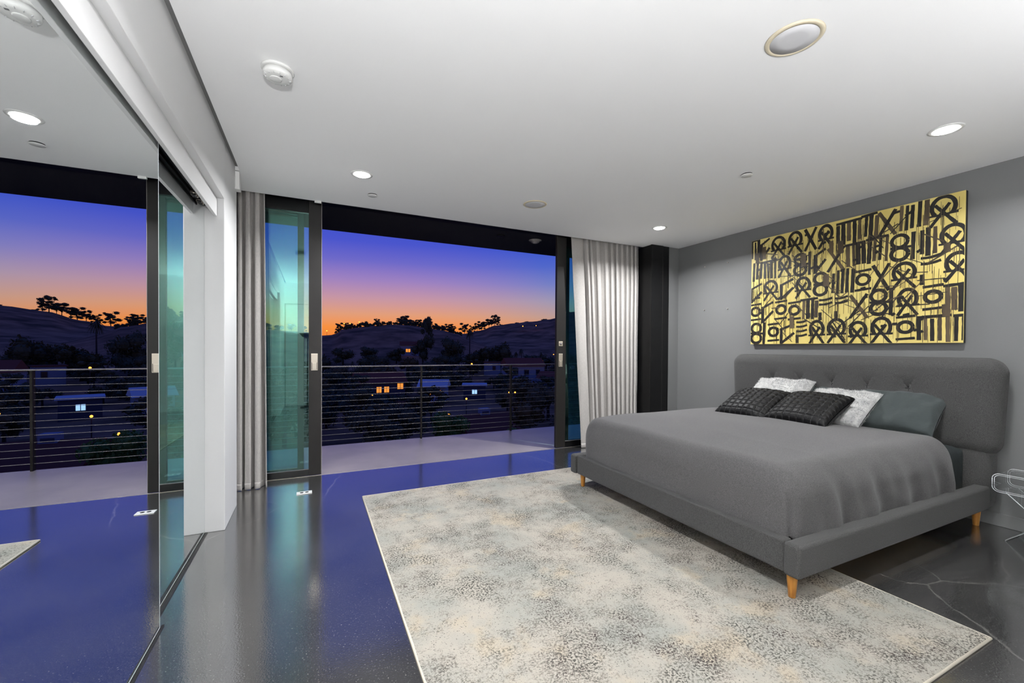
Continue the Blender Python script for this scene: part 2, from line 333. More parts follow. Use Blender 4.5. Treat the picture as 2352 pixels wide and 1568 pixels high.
glass_door(2, -.76, -.080, 4.80, 1, .058, 'outer sliding glass panel behind the left glass door')
dR, s0, th = glass_door(3, 2.868, 4.10, 4.70, -1, .142, 'dark framed sliding glass door beside right curtain', br=.08)
handle_plate(dR, s0[0]+.062, 1.150, .060, .172, 0)
lk = box('lock_plate', M['nickel'], s0[0]+.032, -.005, 1.334, s0[0]+.092, 0, 1.396, dR, bevel=.003)
MB().tube((s0[0]+.062, -.012, 1.365), (s0[0]+.062, -.004, 1.365), .016, n=16).build('thumb_turn', M['steel'], lk)
glass_door(4, 3.066, 4.11, 4.80, -1, .058, 'outer sliding glass panel behind the right glass door')
struct(box('trim_5', M['black'], -.80, YD, 2.80, 4.44, YD+.20, H+.30), 'black head frame over the sliding doors', 'trim')
struct(box('trim_6', M['nickel'], -.80, YD-.002, -.02, 4.44, YD+.006, .002), 'thin metal floor threshold at the open doors', 'trim')

# steel column
sc = thing('steel_column', 'black steel beam column between right curtain and grey wall', 'column', (4.114, 4.32, 0))
box('flange', M['black'], 0, 0, 0, .20, .022, H, sc, bevel=.003); box('web', M['black'], .012, .022, 0, .19, .40, H, sc)
box('edge_angle', M['frame'], .20, .002, 0, .212, .03, H, sc, bevel=.002); box('cover_plate', M['black'], .212, .012, 0, .326, .40, H, sc, bevel=.002)

# ------------------------------------------------------------------ balcony
struct(box('balcony_floor', M['deck'], -5, YD+.006, -.24, 9, 6.09, -.008), 'smooth purple grey concrete balcony floor outside', 'floor')
struct(box('balcony_ceiling', M['soffit'], -5, YD+.20, 2.80, 9, 5.895, 3.0), 'black balcony soffit above the open doors', 'ceiling')
struct(box('wall_outside', M['house2'], XW+.12, 4.62, -.2, 9, 4.9, 3.0), 'dark outside wall past the bedroom corner', 'wall')
struct(box('wall_outside_end', M['house2'], -5, 4.62, -.2, -.95, 4.9, 3.0), 'dark outside wall beyond the closet', 'wall')
rl = thing('cable_railing', 'steel balcony railing with horizontal cables and flat posts', 'railing', (1.42, 6.06, -.008))
box('top_rail', M['steel'], -5.6, -.022, 1.045, 7, .022, 1.06, rl, bevel=.003)
for i in range(-4, 6):
    x = i*1.43; p = box('post', M['frame'], x-.011, -.028, 0, x+.011, .028, 1.045, rl, bevel=.002)
CZ = [.963-.0741*i for i in range(13)]
for z in CZ: MB().tube((-5.6, 0, z), (7, 0, z), .0030, n=6).build('cable', M['steel'], rl)
sl = thing('soffit_light', 'small unlit round light in the black balcony soffit', 'light', (2.79, 5.16, 2.80))
MB().lathe([(.09, 0), (.09, -.006), (.06, -.01), (.055, -.03), (.02, -.045)], 24).build('body', M['steel'], sl)
tag(MB().lathe([(.06, 0), (.06, -.008), (.055, -.01)], 24, (2.262, 5.15, 2.80)).build('soffit_sprinkler', M['black']), 'flat black round cap in the balcony soffit', 'cover')

# ------------------------------------------------------------------ ceiling fittings
def downlight(x, y, label, power=DOWN_W):
    t = thing('recessed_downlight', label, 'light', (x, y, H), 'recessed ceiling downlights')
    MB().lathe([(.062, -.001), (.066, -.006), (.084, -.004), (.086, 0)], 40).build('trim_ring', M['plastic'], t)
    MB().lathe([(.058, -.004), (.054, -.010), (.03, -.013), (.001, -.014)], 32).build('lens', M['lens'], t)
    ld = bpy.data.lights.new('downlight_lamp', 'AREA'); ld.shape = 'DISK'; ld.size = .11; ld.energy = power; ld.spread = R(152); ld.color = (.985, .99, 1)
    lo = bpy.data.objects.new('downlight_lamp', ld); C.objects.link(lo); lo.parent = t; lo.location = (0, 0, -.02)
    return t
downlight(.361, 3.64, 'lit recessed downlight in ceiling beside left curtain and smoke alarm')
downlight(3.634, 3.70, 'lit recessed downlight in ceiling corner beside right curtain', DOWN_W*1.45)
downlight(3.64, 1.256, 'lit recessed downlight in ceiling above the painting end of bed', DOWN_W*.62)
downlight(.361, 1.256, 'lit recessed downlight in ceiling above the mirrored door')
for (x, y, lb) in ((.499, 4.08, 'flat white sprinkler cap in ceiling by left sliding door'), (3.149, 2.265, 'flat white sprinkler cap in ceiling above the bed')):
    t = thing('sprinkler_cap', lb, 'sprinkler', (x, y, H), 'sprinkler caps in the ceiling')
    MB().lathe([(.039, 0), (.039, -.008)], 28).build('gap_ring', M['dark'], t)
    MB().lathe([(.043, -.008), (.043, -.011), (.041, -.013)], 32).build('cap', M['plastic'], t)
for (x, y, lb) in ((1.970, 1.194, 'round ceiling speaker with almond ring near room centre'), (1.965, 3.641, 'round ceiling speaker with almond ring near sliding doors')):
    t = thing('ceiling_speaker', lb, 'speaker', (x, y, H), 'round ceiling speakers')
    MB().lathe([(.094, -.001), (.097, -.007), (.110, -.006), (.117, 0)], 56).build('ring', M['almond'], t)
    MB().lathe([(.0955, -.001), (.095, -.006), (.05, -.0075), (.001, -.008)], 48).build('grille', M['plastic_grey'], t)
sd = thing('smoke_alarm', 'white round smoke alarm on the ceiling near closet wall', 'smoke alarm', (-.162, 2.462, H))
MB().lathe([(.074, 0), (.074, -.008), (.070, -.011), (.060, -.011)], 48).build('base', M['plastic'], sd)
sb = MB().lathe([(.058, -.010), (.058, -.017), (.066, -.018), (.068, -.036), (.064, -.044), (.050, -.049), (.03, -.050), (.001, -.050)], 48).build('cover', M['plastic'], sd)
MB().lathe([(.028, -.0495), (.028, -.0525), (.024, -.054), (.001, -.054)], 32, (-.008, .0, 0)).build('test_button', M['plastic'], sb)
box('indicator', M['slot'], .012, -.040, -.0512, .026, -.030, -.049, sb)
vn = MB()
for k in range(14):
    a = 2*pi*k/14; vn.tube((.052*cos(a), .052*sin(a), -.0492), (.061*cos(a), .061*sin(a), -.0462), .0016, n=5)
vn.build('vent_slots', M['plastic_grey'], sb)['kind'] = 'stuff'
bk = thing('shade_bracket', 'small white plastic bracket on wall end under ceiling', 'bracket', (-.545, 3.99, 2.57))
box('body', M['plastic'], -.015, 0, .0, .015, .075, .13, bk, bevel=.004); box('cap', M['plastic'], -.016, -.002, -.014, .017, .077, .004, bk, bevel=.003)
tag(box('curtain_stop', M['plastic'], .015, 4.478, 2.690, .075, 4.50, 2.711, bevel=.002), 'tiny white plastic stop on the ceiling edge above door', 'bracket')
fo = thing('floor_outlet', 'white two socket power outlet plate set in the floor', 'outlet', (-.065, 4.165, .0), rz=R(1))
box('plate', M['plastic'], -.062, -.036, 0, .062, .036, .006, fo, bevel=.002)
for xx in (-.021, .021): MB().lathe([(.0145, .0055), (.0145, .0072)], 20, (xx, 0, 0)).build('socket', M['dark'], fo)
for (y, z) in ((3.903, 2.38), (3.567, 2.377), (3.905, 1.817), (3.565, 1.807)):
    t = tag(MB().tube((0, 0, 0), (-.012, 0, 0), .006, .004, n=10).build('wall_screw', M['nickel']), 'small metal screw left in bare grey wall beside painting', 'screw', 'screws in the grey wall')
    t.location = (XW, y, z)

# added uplights, out of view by the rear wall, to brighten the ceiling
for (lx, lb) in ((-.10, 'added black uplight filling the ceiling, rear wall, closet side'), (2.70, 'added black uplight filling the ceiling, rear wall, bed side')):
    fl = thing('fill_uplight', lb, 'lamp', (lx, -.70, 0), 'added ceiling fill uplights')
    MB().lathe([(.14, 0), (.14, .02), (.02, .03)], 32).build('base', M['black'], fl)
    MB().tube((0, 0, .02), (0, 0, 1.52), .012, n=12).build('pole', M['black'], fl)
    MB().lathe([(.02, 1.50), (.09, 1.53), (.16, 1.60), (.165, 1.60), (.10, 1.52), (.02, 1.485)], 36).build('bowl_shade', M['black'], fl)
    MB().lathe([(.06, 1.535), (.06, 1.55), (.04, 1.57), (.001, 1.575)], 24).build('bulb', M['lens'], fl)
    ul = bpy.data.lights.new('fill_uplight_bulb', 'AREA'); ul.shape = 'DISK'; ul.size = .24; ul.energy = UP_W*(2.05 if lx < 1 else .35); ul.spread = R(178); ul.color = (.985, .99, 1)
    uo = bpy.data.objects.new('fill_uplight_bulb', ul); C.objects.link(uo); uo.parent = fl; uo.location = (0, 0, 1.605); uo.rotation_euler = (pi, 0, 0)

# ------------------------------------------------------------------ rug
rg = thing('area_rug', 'cream and grey mottled area rug under the bed foot', 'rug', (.395, .775, 0))
RW, RL = 2.372, 3.067
def rug_top(u, v):
    x, y = u*RW, v*RL
    return (x, y, .011+.0016*mnoise.noise((x*6, y*6, 0)))
MB().grid(rug_top, 60, 78).build('pile', M['rug'], rg)
box('backing', M['rug_edge'], 0, 0, .001, RW, RL, .008, rg)
be = MB()
be.tube((0, 0, .006), (RW, 0, .006), .0062).tube((0, RL, .006), (RW, RL, .006), .0062).tube((0, 0, .006), (0, RL, .006), .0062).tube((RW, 0, .006), (RW, RL, .006), .0062)
be.build('binding', M['rug_edge'], rg)

# ------------------------------------------------------------------ bed
X0, X1, Y0, Y1 = 2.22, 4.545, 1.285, 3.375
bed = thing('platform_bed', 'grey upholstered platform bed with button tufted headboard', 'bed', (X0, (Y0+Y1)/2, .0)); bx, by = X0, (Y0+Y1)/2
def bbox(name, m, x0, y0, z0, x1, y1, z1, bevel=.012, seg=3, parent=bed):
    return box(name, m, x0-bx, y0-by, z0, x1-bx, y1-by, z1, parent, bevel, seg)
bbox('side_rail', M['upholstery'], X0, Y0, .13, X1, Y0+.085, .305, .02, 4)
bbox('side_rail', M['upholstery'], X0, Y1-.085, .13, X1, Y1, .305, .02, 4)
bbox('foot_rail', M['upholstery'], X0+.02, Y0+.085, .132, X0+.085, Y1-.085, .302, .012, 3)
bbox('slat_base', M['mattress'], X0+.085, Y0+.085, .22, X1-.05, Y1-.085, .245, 0)
for (lx, ly) in ((X0+.045, 1.345), (X0+.075, 3.27), (4.49, 1.345), (4.49, 3.27)):
    MB().lathe([(.016, .0125), (.017, .014), (.026, .13), (.026, .16)], 20, (lx-bx, ly-by, 0 if lx < 3 else -.012)).build('leg', M['leg'], bed)
# headboard: padded cushions with buttons
HY0, HY1, HX = 1.250, 3.350, 4.535
BUT = [HY0+.36+(HY1-HY0-.72)*(i)/5 for i in range(6)]
BUT = [2.895, 2.61, 2.325, 2.04, 1.755]
BZ = .985
def cushion_panel(name, y0, y1, z0, z1, x_front, x_back, flare=0, buttons=None, nu=170, nv=56, r=.045, dome=.012):
    def fr(u, v):
        zc, yc = (z0+z1)/2, (y0+y1)/2
        hy, hz = (y1-y0)/2, (z1-z0)/2
        a, b = (u*2-1), (v*2-1)
        # rounded outline
        y = a*hy; z = b*hz
        k = .06
        ey, ez = abs(y)-(hy-k), abs(z)-(hz-k)
        if ey > 0 and ez > 0:
            L = math.hypot(ey, ez)
            s_ = max(ey, ez)/L if L > 0 else 1
            y = math.copysign(hy-k+ey*s_, y); z = math.copysign(hz-k+ez*s_, z)
        y *= 1+flare*(b+1)/2
        qy, qz = abs(y)-hy*(1+flare*(b+1)/2)+k, abs(z)-hz+k
        d = max(0, k-math.hypot(max(qy, 0), max(qz, 0))-min(max(qy, qz), 0))
        t = min(1, d/r); depth = math.sqrt(max(0, 1-(1-t)**2))
        x = x_front+r*(1-depth)-dome*(1-a*a)*(1-b*b)
        if buttons:
            for bb in buttons:
                dd = (yc+y-bb)**2+(zc+z-BZ)**2
                x += .022*math.exp(-dd/(.022**2))+.022*math.exp(-dd/(.085**2))
                # soft creases upward
                if abs(yc+y-bb) < .09 and 0 < zc+z-BZ < .10:
                    x += .004*math.exp(-((abs(yc+y-bb)-.5*(zc+z-BZ))/.018)**2)
        return (x-bx, yc+y-by, zc+z)
    mb = MB(); mb.grid(fr, nu, nv)
    o = mb.build(name, M['upholstery'], bed)
    s = o.modifiers.new('solid', 'SOLIDIFY'); s.thickness = x_back-x_front-.045; s.offset = -1
    return o
up = cushion_panel('headboard_cushion', HY0+.03, HY1-.03, .575, 1.200, HX-.01, 4.625, .026, BUT)
lo_ = cushion_panel('headboard_base', HY0+.045, HY1-.045, .16, .580, HX, 4.625, 0, None, 60, 24)
for bb in BUT:
    MB().lathe([(.016, 0), (.015, .006), (.008, .010), (.001, .011)], 16).build('button', M['button'], up)
    bo = C.objects[-1]
    bo.rotation_euler = (0, R(-90), 0); bo.location = (HX+.016-bx, bb-by, BZ)
bbox('headboard_back', M['upholstery'], HX+.05, HY0+.05, .14, 4.628, HY1-.05, 1.17, .03, 4)

# mattress (slate fitted sheet)
mt = thing('mattress', 'mattress in slate grey fitted sheet under grey duvet', 'mattress', (2.31, by, .247))
def rbox_fn(hx, hy, hz, r):
    def f(p):
        q = [max(-(h-rr), min(h-rr, c_)) for c_, h, rr in zip(p, (hx, hy, hz), r)]
        if p[2] < 0: q[2] = p[2]
        d = [(c_-qq)/rr for c_, qq, rr in zip(p, q, r)]; L = math.sqrt(sum(e*e for e in d))
        if L > 1e-6:
            m_ = max(abs(e) for e in d); d = [e/L*1.0 for e in d] if L > 0 else d
        return [qq+e*rr for qq, e, rr in zip(q, d, r)]
    return f
def rounded_block(hx, hy, hz, r, n, post=None):
    f = rbox_fn(hx, hy, hz, r); mb = MB()
    nx, ny, nz = n
    def face(fn, a, b): mb.grid(lambda u, v: (post or (lambda p: p))(f(fn(u*2-1, v*2-1))), a, b)
    face(lambda u, v: (u*hx, v*hy, hz), nx, ny)
    face(lambda u, v: (u*hx, -hy, v*hz), nx, nz); face(lambda u, v: (u*hx, hy, v*hz), nx, nz)
    face(lambda u, v: (-hx, u*hy, v*hz), ny, nz); face(lambda u, v: (hx, u*hy, v*hz), ny, nz)
    face(lambda u, v: (u*hx, v*hy, -hz), 4, 4)
    return mb
def weld(o):
    w_ = o.modifiers.new('weld', 'WELD'); w_.merge_threshold = .0008; return o
mo = rounded_block(1.075, .920, .165, (.05, .05, .06), (30, 30, 8)).build('sheeted_body', M['sheet'], mt); mo.location = (1.135, 0, .160); weld(mo)
# duvet
DX0, DX1, DY0, DY1, DZ0, DZ1 = 2.288, 4.200, 1.355, 3.300, .275, .672
dv = thing('duvet', 'smooth dark grey duvet tucked over the bed', 'duvet', ((DX0+DX1)/2, (DY0+DY1)/2, DZ0))
hx, hy, hz = (DX1-DX0)/2, (DY1-DY0)/2, (DZ1-DZ0)/2
def duvet_post(p):
    x, y, z = p
    a, b, t = x/hx, y/hy, z/hz
    crown = max(0, 1-a*a)*max(0, 1-b*b)
    if t > 0: z += .035*crown*t
    z += .010*mnoise.noise((x*2.2, y*2.2, 1.3))*max(0, t)
    # foot edge falls lower than the head
    z -= .035*max(0, -a-.55)*max(0, t+.2)
    low = max(0, min(1, (1-t)/1.6))
    if b < -.6:      # near side: hanging gathers
        k = min(1, (-b-.6)/.35)*low
        xx = x+.06*sin(z*9)
        fold = sin(xx*17+2*mnoise.noise((xx*3, 4.2, 0)))+.6*sin(xx*31+1.7)
        wgt = .35+.65*max(0, mnoise.noise((x*2.3, 9.1, .4))+.45)
        y -= .026*k*(fold if fold < 0 else fold**.6 if fold > 0 else 0)*wgt*.8
        y += .012*k*mnoise.noise((x*6, z*6, 3))
        # bottom hem wave
        z += .020*max(0, -t)*k*sin(x*7+.8)
    if a < -.7:
        k = min(1, (-a-.7)/.25)*low
        x += .006*k*mnoise.noise((y*3, z*5, 2))+.003*k*sin(y*11+z*6)
    # corner pleat at near foot corner
    if a < -.8 and b < -.8:
        d = (x+hx)-(y+hy)*1.0
        g = math.exp(-((d+.006)/.012)**2)*max(0, min(1, (.35-t)/.5))
        x += .014*g; y += .014*g
    return (x, y, z)
do = rounded_block(hx, hy, hz, (.10, .14, .19), (150, 120, 44), duvet_post).build('cover', M['duvet'], dv); do.location = (0, 0, hz); weld(do)
dm = do.modifiers.new('smooth', 'SMOOTH'); dm.factor = .5; dm.iterations = 2

# ------------------------------------------------------------------ pillows
def pillow_mesh(w_, h_, t_, nu=48, nv=48, quilt=0, pinch=.10, seed=0, wr=.006, power=.42):
    def shape(u, v, s):
        a, b = u*2-1, v*2-1
        pin_x = 1-pinch*(1-abs(b)**2.2)*abs(a)**3*.6; pin_y = 1-pinch*(1-abs(a)**2.2)*abs(b)**3*.6
        x, y = a*w_/2*pin_x, b*h_/2*pin_y
        th_ = t_/2*(max(0, 1-abs(a)**2.4)**power)*(max(0, 1-abs(b)**2.4)**power)
        n_ = mnoise.noise((x*9+seed, y*9, s))*wr*2+mnoise.noise((x*22+seed, y*7, s+4))*wr
        z = s*(th_+.004+n_*min(1, th_/.03))
        if quilt:
            qa, qb = (a*.5+.5)*quilt, (b*.5+.5)*quilt
            ga, gb = abs(sin(pi*qa)), abs(sin(pi*qb))
            z += s*.013*(min(1, ga*1.7)**.6*min(1, gb*1.7)**.6-.8)*min(1, th_/.015)
        return (x, y, z)
    mb = MB(); mb.grid(lambda u, v: shape(u, v, 1), nu, nv); mb.grid(lambda u, v: shape(u, v, -1), nu, nv)
    return mb, shape
def orient(o, c_, xdir, ydir):
    x = Vector(xdir).normalized(); y = Vector(ydir); y = (y-x*y.dot(x)).normalized(); z = x.cross(y)
    o.matrix_world = Matrix(((x.x, y.x, z.x, c_[0]), (x.y, y.y, z.y, c_[1]), (x.z, y.z, z.z, c_[2]), (0, 0, 0, 1)))
def pillow(name, label, group, m, c_, xdir, ydir, w_, h_, t_, **kw):
    t = thing(name, label, 'pillow' if 'pillow' in name else 'cushion', (0, 0, 0), group); orient(t, c_, xdir, ydir)
    mb, shp = pillow_mesh(w_, h_, t_, **kw); o = mb.build('cover', m, t); weld(o); return t, shp
# slate sleeping pillows against the headboard
pillow('bed_pillow', 'slate green sleeping pillow leaning on headboard, near side rail', 'slate sleeping pillows', M['slate'], (4.375, 1.850, .785), (0, -1, .035), (.50, 0, .42), .70, .44, .19, seed=3, wr=.009, power=.36, pinch=.06)
pillow('bed_pillow', 'slate green sleeping pillow mostly hidden behind white cushions', 'slate sleeping pillows', M['slate'], (4.395, 2.60, .795), (0, -1, 0), (.50, 0, .46), .70, .44, .18, seed=8, wr=.009, power=.36, pinch=.06)
# white fur cushions
rnd = random.Random(5)
def fur_cushion(label, c_, xdir, ydir, seed):
    t, shp = pillow('fur_cushion', label, 'white fur cushions', M['fur'], c_, xdir, ydir, .52, .50, .15, seed=seed, wr=.010, power=.40, pinch=.05)
    mb = MB()
    for k in range(9000):
        u, v = rnd.random(), rnd.random(); s = 1 if rnd.random() < .7 else -1
        p = Vector(shp(u, v, s)); d = Vector((rnd.uniform(-1, 1)*.6+(u*2-1)*.5, rnd.uniform(-1, 1)*.6+(v*2-1)*.5-.5, s*rnd.uniform(.2, .9))).normalized()*rnd.uniform(.008, .016)
        q = Vector((rnd.uniform(-1, 1), rnd.uniform(-1, 1), 0))*.0016
        mb.add([p-q, p+q, p+d], [(0, 1, 2)])
    f_ = mb.build('fur', M['fur'], t); f_['kind'] = 'stuff'
fur_cushion('white fur cushion propped between slate pillow and black cushion', (4.185, 2.135, .800), (.05, -1, 0), (.53, .05, .30), 21)
fur_cushion('white fur cushion at the far side, behind both black cushions', (4.235, 2.680, .835), (.12, -1, 0), (.44, .08, .36), 34)
# black quilted velvet cushions
def quilt_cushion(label, c_, xdir, ydir, seed):
    t, shp = pillow('quilted_cushion', label, 'black quilted cushions', M['velvet'], c_, xdir, ydir, .50, .50, .17, quilt=9, nu=90, nv=90, seed=seed, wr=.004, power=.42, pinch=.10)
    mb = MB(); n = 9
    for k in range(1, n):
        for dr in (0, 1):
            prev = None
            for i in range(61):
                a = i/60; u, v = (k/n, a) if dr == 0 else (a, k/n)
                p = Vector(shp(u, v, 1))+Vector((0, 0, .0012))
                if prev is not None and i % 4 != 0: mb.tube(prev, p, .0011, n=4)
                prev = p
    mb.build('stitching', M['stitch'], t)
quilt_cushion('black quilted velvet cushion in front of white fur cushion', (3.862, 2.185, .795), (.03, -1, 0), (.50, .09, .225), 2)
quilt_cushion('black quilted velvet cushion nearest the balcony doors', (3.815, 2.655, .785), (.03, -1, 0), (.48, .09, .235), 6)

# ------------------------------------------------------------------ painting (generic brushed bars, rings and crosses)
PX, PY0, PY1, PZ0, PZ1 = 4.588, 1.461, 3.226, 1.367, 2.554
pt = thing('canvas_painting', 'large gold canvas covered in black brushed bars and rings', 'painting', (PX, (PY0+PY1)/2, PZ0))
PWID, PHEI = PY1-PY0, PZ1-PZ0
box('canvas', M['canvas'], 0, -PWID/2, 0, .004, PWID/2, PHEI, pt, bevel=.001)
box('canvas_side_shade', M['dark'], .004, -PWID/2+.0005, .0005, .038, PWID/2-.0005, PHEI-.0005, pt)  # canvas sides coloured dark to stand in for their shade
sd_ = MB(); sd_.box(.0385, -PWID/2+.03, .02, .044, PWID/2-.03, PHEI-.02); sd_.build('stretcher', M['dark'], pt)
rp = random.Random(11)
ink, wash = MB(), MB(); lay = [0]
def cvs(s, t):   # s: 0..PWID from the window end, t: height on canvas -> local coords
    s = min(max(s, .002), PWID-.002); t = min(max(t, .002), PHEI-.002)
    return (-.0006-lay[0]*.000004, PWID/2-s, t)
def ribbon(mb, pts, w0, rough=.10):
    lay[0] += 1; n = len(pts); L, Rr = [], []
    for i, (s, t) in enumerate(pts):
        a = pts[max(0, i-1)]; b = pts[min(n-1, i+1)]; dx, dy = b[0]-a[0], b[1]-a[1]; d = math.hypot(dx, dy) or 1
        ww = w0*.60*(1+rp.uniform(-rough, rough)); L.append(cvs(s-dy/d*ww, t+dx/d*ww)); Rr.append(cvs(s+dy/d*ww, t-dx/d*ww))
    mb.add(L+Rr, [(i, i+1, n+i+1, n+i) for i in range(n-1)])
def line(a, b, w0, mb=None, n=9, bow=0):
    pts = [(a[0]+(b[0]-a[0])*i/n, a[1]+(b[1]-a[1])*i/n+bow*sin(pi*i/n)) for i in range(n+1)]; ribbon(mb or ink, pts, w0)
def ring(c_, rx, ry, w0, a0=0, a1=2*pi, mb=None):
    ribbon(mb or ink, [(c_[0]+rx*cos(a0+(a1-a0)*i/26), c_[1]+ry*sin(a0+(a1-a0)*i/26)) for i in range(27)], w0, .08)
def drip(s, t, l_):
    line((s, t), (s+rp.uniform(-.004, .004), max(.004, t-l_)), rp.uniform(.0016, .0036), rp.choice([wash, wash, ink]), 5)
rows = 5; RH = PHEI/rows
for r_ in range(rows):
    s = rp.uniform(-.05, .0)+.02; t0 = PHEI-(r_+1)*RH
    while s < PWID-.02:
        k = rp.choice(['bars', 'bars', 'rings', 'cross', 'arch', 'dash', 'ang', 'ring1', 'bars', 'arch'])
        hgt = RH*rp.uniform(.90, 1.02); b0 = t0+rp.uniform(-.01, .012); sk = rp.uniform(-.012, .012)
        if k == 'bars':
            n = rp.randint(2, 5)
            for i in range(n):
                ws = rp.uniform(.018, .030); mb = wash if rp.random() < .22 else ink
                line((s+.016+sk, b0+hgt*rp.uniform(.86, 1.0)), (s+.016, b0+rp.uniform(0, .03)), ws, mb); s += rp.uniform(.036, .048)
            if rp.random() < .5: line((s-.045*n, b0+hgt*.93), (s-.01, b0+hgt*.97), .020)
        elif k == 'rings':
            rr = RH*.22
            ring((s+rr+.014, b0+hgt*.74), rr*1.05, rr, .024); ring((s+rr+.014, b0+hgt*.27), rr*1.1, rr*1.02, .026)
            line((s, b0+hgt*.51), (s+2*rr+.05, b0+hgt*.49), .018); s += 2*rr+.055
            if rp.random() < .6: line((s, b0+hgt), (s-.004, b0), .024); s += .04
        elif k == 'ring1':
            rr = RH*.19
            ring((s+rr+.02, b0+hgt*.55), rr*1.1, rr, .024); line((s, b0+hgt*.90), (s+2*rr+.04, b0+hgt*.94), .018); line((s, b0+hgt*.12), (s+2*rr+.04, b0+hgt*.16), .018); s += 2*rr+.05
        elif k == 'cross':
            wd = rp.uniform(.10, .15)
            line((s, b0+hgt), (s+wd, b0), .024, wash if rp.random() < .35 else ink); line((s+wd, b0+hgt), (s, b0), .022); s += wd+.02
        elif k == 'arch':
            rr = rp.uniform(.055, .072)
            ring((s+rr+.012, b0+hgt*.62), rr, hgt*.34, .024, -.25*pi, 1.25*pi)
            line((s+.004, b0), (s+rr*1.7, b0+hgt*.72), .020); line((s+2*rr+.02, b0), (s+rr*.3+.01, b0+hgt*.72), .020)
            line((s-.006, b0+hgt*.36), (s+2*rr+.03, b0+hgt*.38), .014); s += 2*rr+.05
        elif k == 'dash':
            wd = rp.uniform(.10, .14)
            for i in range(rp.randint(2, 4)): line((s, b0+hgt*(.92-.2*i)), (s+wd, b0+hgt*(.98-.2*i)), .018, bow=-.008)
            line((s+.01, b0+hgt*.36), (s+.012, b0), .026); s += wd+.02
        else:
            wd = rp.uniform(.10, .15)
            line((s+.012, b0+hgt*.8), (s+.012, b0), .026); line((s+.012, b0+.012), (s+wd, b0+hgt*.55), .022); line((s, b0+hgt*.72), (s+wd, b0+hgt*.98), .020); s += wd+.02
for i in range(60):
    s, t = rp.uniform(.04, PWID-.2), rp.uniform(.1, PHEI-.15); line((s, t), (s+rp.uniform(.08, .2), t+rp.uniform(-.2, .2)), rp.uniform(.004, .010), rp.choice([ink, wash]))
for i in range(520):
    drip(rp.uniform(.02, PWID-.02), rp.uniform(.12, PHEI-.02), rp.uniform(.05, .26))
for i in range(40):
    s_, t_ = rp.uniform(.03, PWID-.08), rp.uniform(.06, PHEI-.03); line((s_, t_), (s_+rp.uniform(.022, .05), t_+rp.uniform(.0, .02)), .018)
for i in range(9):
    s_, t_ = rp.uniform(.03, PWID-.1), rp.uniform(.2, PHEI-.02); line((s_, t_), (s_+.004, t_-rp.uniform(.06, .15)), rp.uniform(.03, .05), wash)
for mb, nm, m_ in ((ink, 'brush_strokes', M['paint']), (wash, 'washed_strokes', M['wash'])):
    o = mb.build(nm, m_, pt); o['kind'] = 'stuff'

# ------------------------------------------------------------------ curtains
def curtain(label, top, bot, ytop, ybot, amp_t, amp_b, phase, flat, z0, z1, nu=260, nv=44, seed=0, kick=None):
    t = thing('curtain', label, 'curtain', ((top[0]+top[1])/2, ytop, 0), 'grey linen curtains'); ox = (top[0]+top[1])/2
    def fn(u, v):
        zz = z0+(z1-z0)*v; k = 1-v
        xa = top[0]+(bot[0]-top[0])*k; xb = top[1]+(bot[1]-top[1])*k
        yy = ytop+(ybot-ytop)*k**1.4
        ph = phase(u)*2*pi + .5*k*mnoise.noise((u*5+seed, 2.2, 0))*4
        a = (amp_t+(amp_b-amp_t)*k)*(.6+.4*(mnoise.noise((u*9+seed, .3, 1))+.5))*flat(u, v)
        prof = 1.7*abs(sin(ph/2))**.75-.9
        y = yy-a*prof
        x = xa+(xb-xa)*u+a*.16*sin(2*ph)
        y -= .003*mnoise.noise((u*8+seed, zz*2.5, 3))+.008*mnoise.noise((u*5+seed, zz*1.2, 6))
        return (x-ox, y-ytop, zz)
    o = MB().grid(fn, nu, nv).build('fabric', M['curtain'], t)
    s = o.modifiers.new('solid', 'SOLIDIFY'); s.thickness = .003
    # hem: a slightly thicker band at the foot
    h = MB().grid(lambda u, v: (lambda p: (p[0], p[1]-.0024, p[2]))(fn(u, v*.020)), nu, 3).build('hem', M['curtain'], t)
    h.modifiers.new('solid', 'SOLIDIFY').thickness = .0045
    return t
curtain('grey linen curtain gathered at the white closet wall', (-.66, -.405), (-.66, -.378), 4.585, 4.505, .056, .074, lambda u: 4.4*u+.30+.22*sin(5*u), lambda u, v: 1, .004, 2.86, nu=220, seed=1)
def rphase(u):
    if u < .20: return .12+.88*(u/.20)
    t = (u-.20)/.80
    return 1.0+10*t+.40*sin(6*t+1)+.16*sin(13*t)
curtain('grey linen curtain bunched beside the black steel column', (3.005, 4.108), (3.185, 4.092), 4.600, 4.590, .058, .070, rphase, lambda u, v: (.40 if u < .15 else .40+.6*min(1, (u-.15)/.05)), .004, 2.86, nu=460, seed=7)

# ------------------------------------------------------------------ acrylic side table
at = thing('acrylic_side_table', 'clear acrylic side table with rounded tray beside bed', 'side table', (4.40, .98, 0))
def rrect(w_, h_, r, n=6):
    pts = []
    for cx_, cz_, a0 in ((w_/2-r, h_/2-r, 0), (-w_/2+r, h_/2-r, pi/2), (-w_/2+r, -h_/2+r, pi), (w_/2-r, -h_/2+r, 1.5*pi)):
        for i in range(n+1):
            a = a0+pi/2*i/n; pts.append((cx_+r*cos(a), cz_+r*sin(a)))
    return pts
outer, inner = rrect(.45, .125, .035), rrect(.43, .105, .027)
xa, xb = -.125, .145; n = len(outer); tb = MB(); ed = MB()
vs_ = [(x, a, b+.395) for x in (xa, xb) for (a, b) in outer]+[(x, a, b+.395) for x in (xa, xb) for (a, b) in inner]
fs = []
for i in range(n):
    j = (i+1) % n
    fs += [(i, j, n+j, n+i), (2*n+j, 2*n+i, 3*n+i, 3*n+j)]
tb.add(vs_, fs, True); tb.build('tray', M['acrylic'], at)
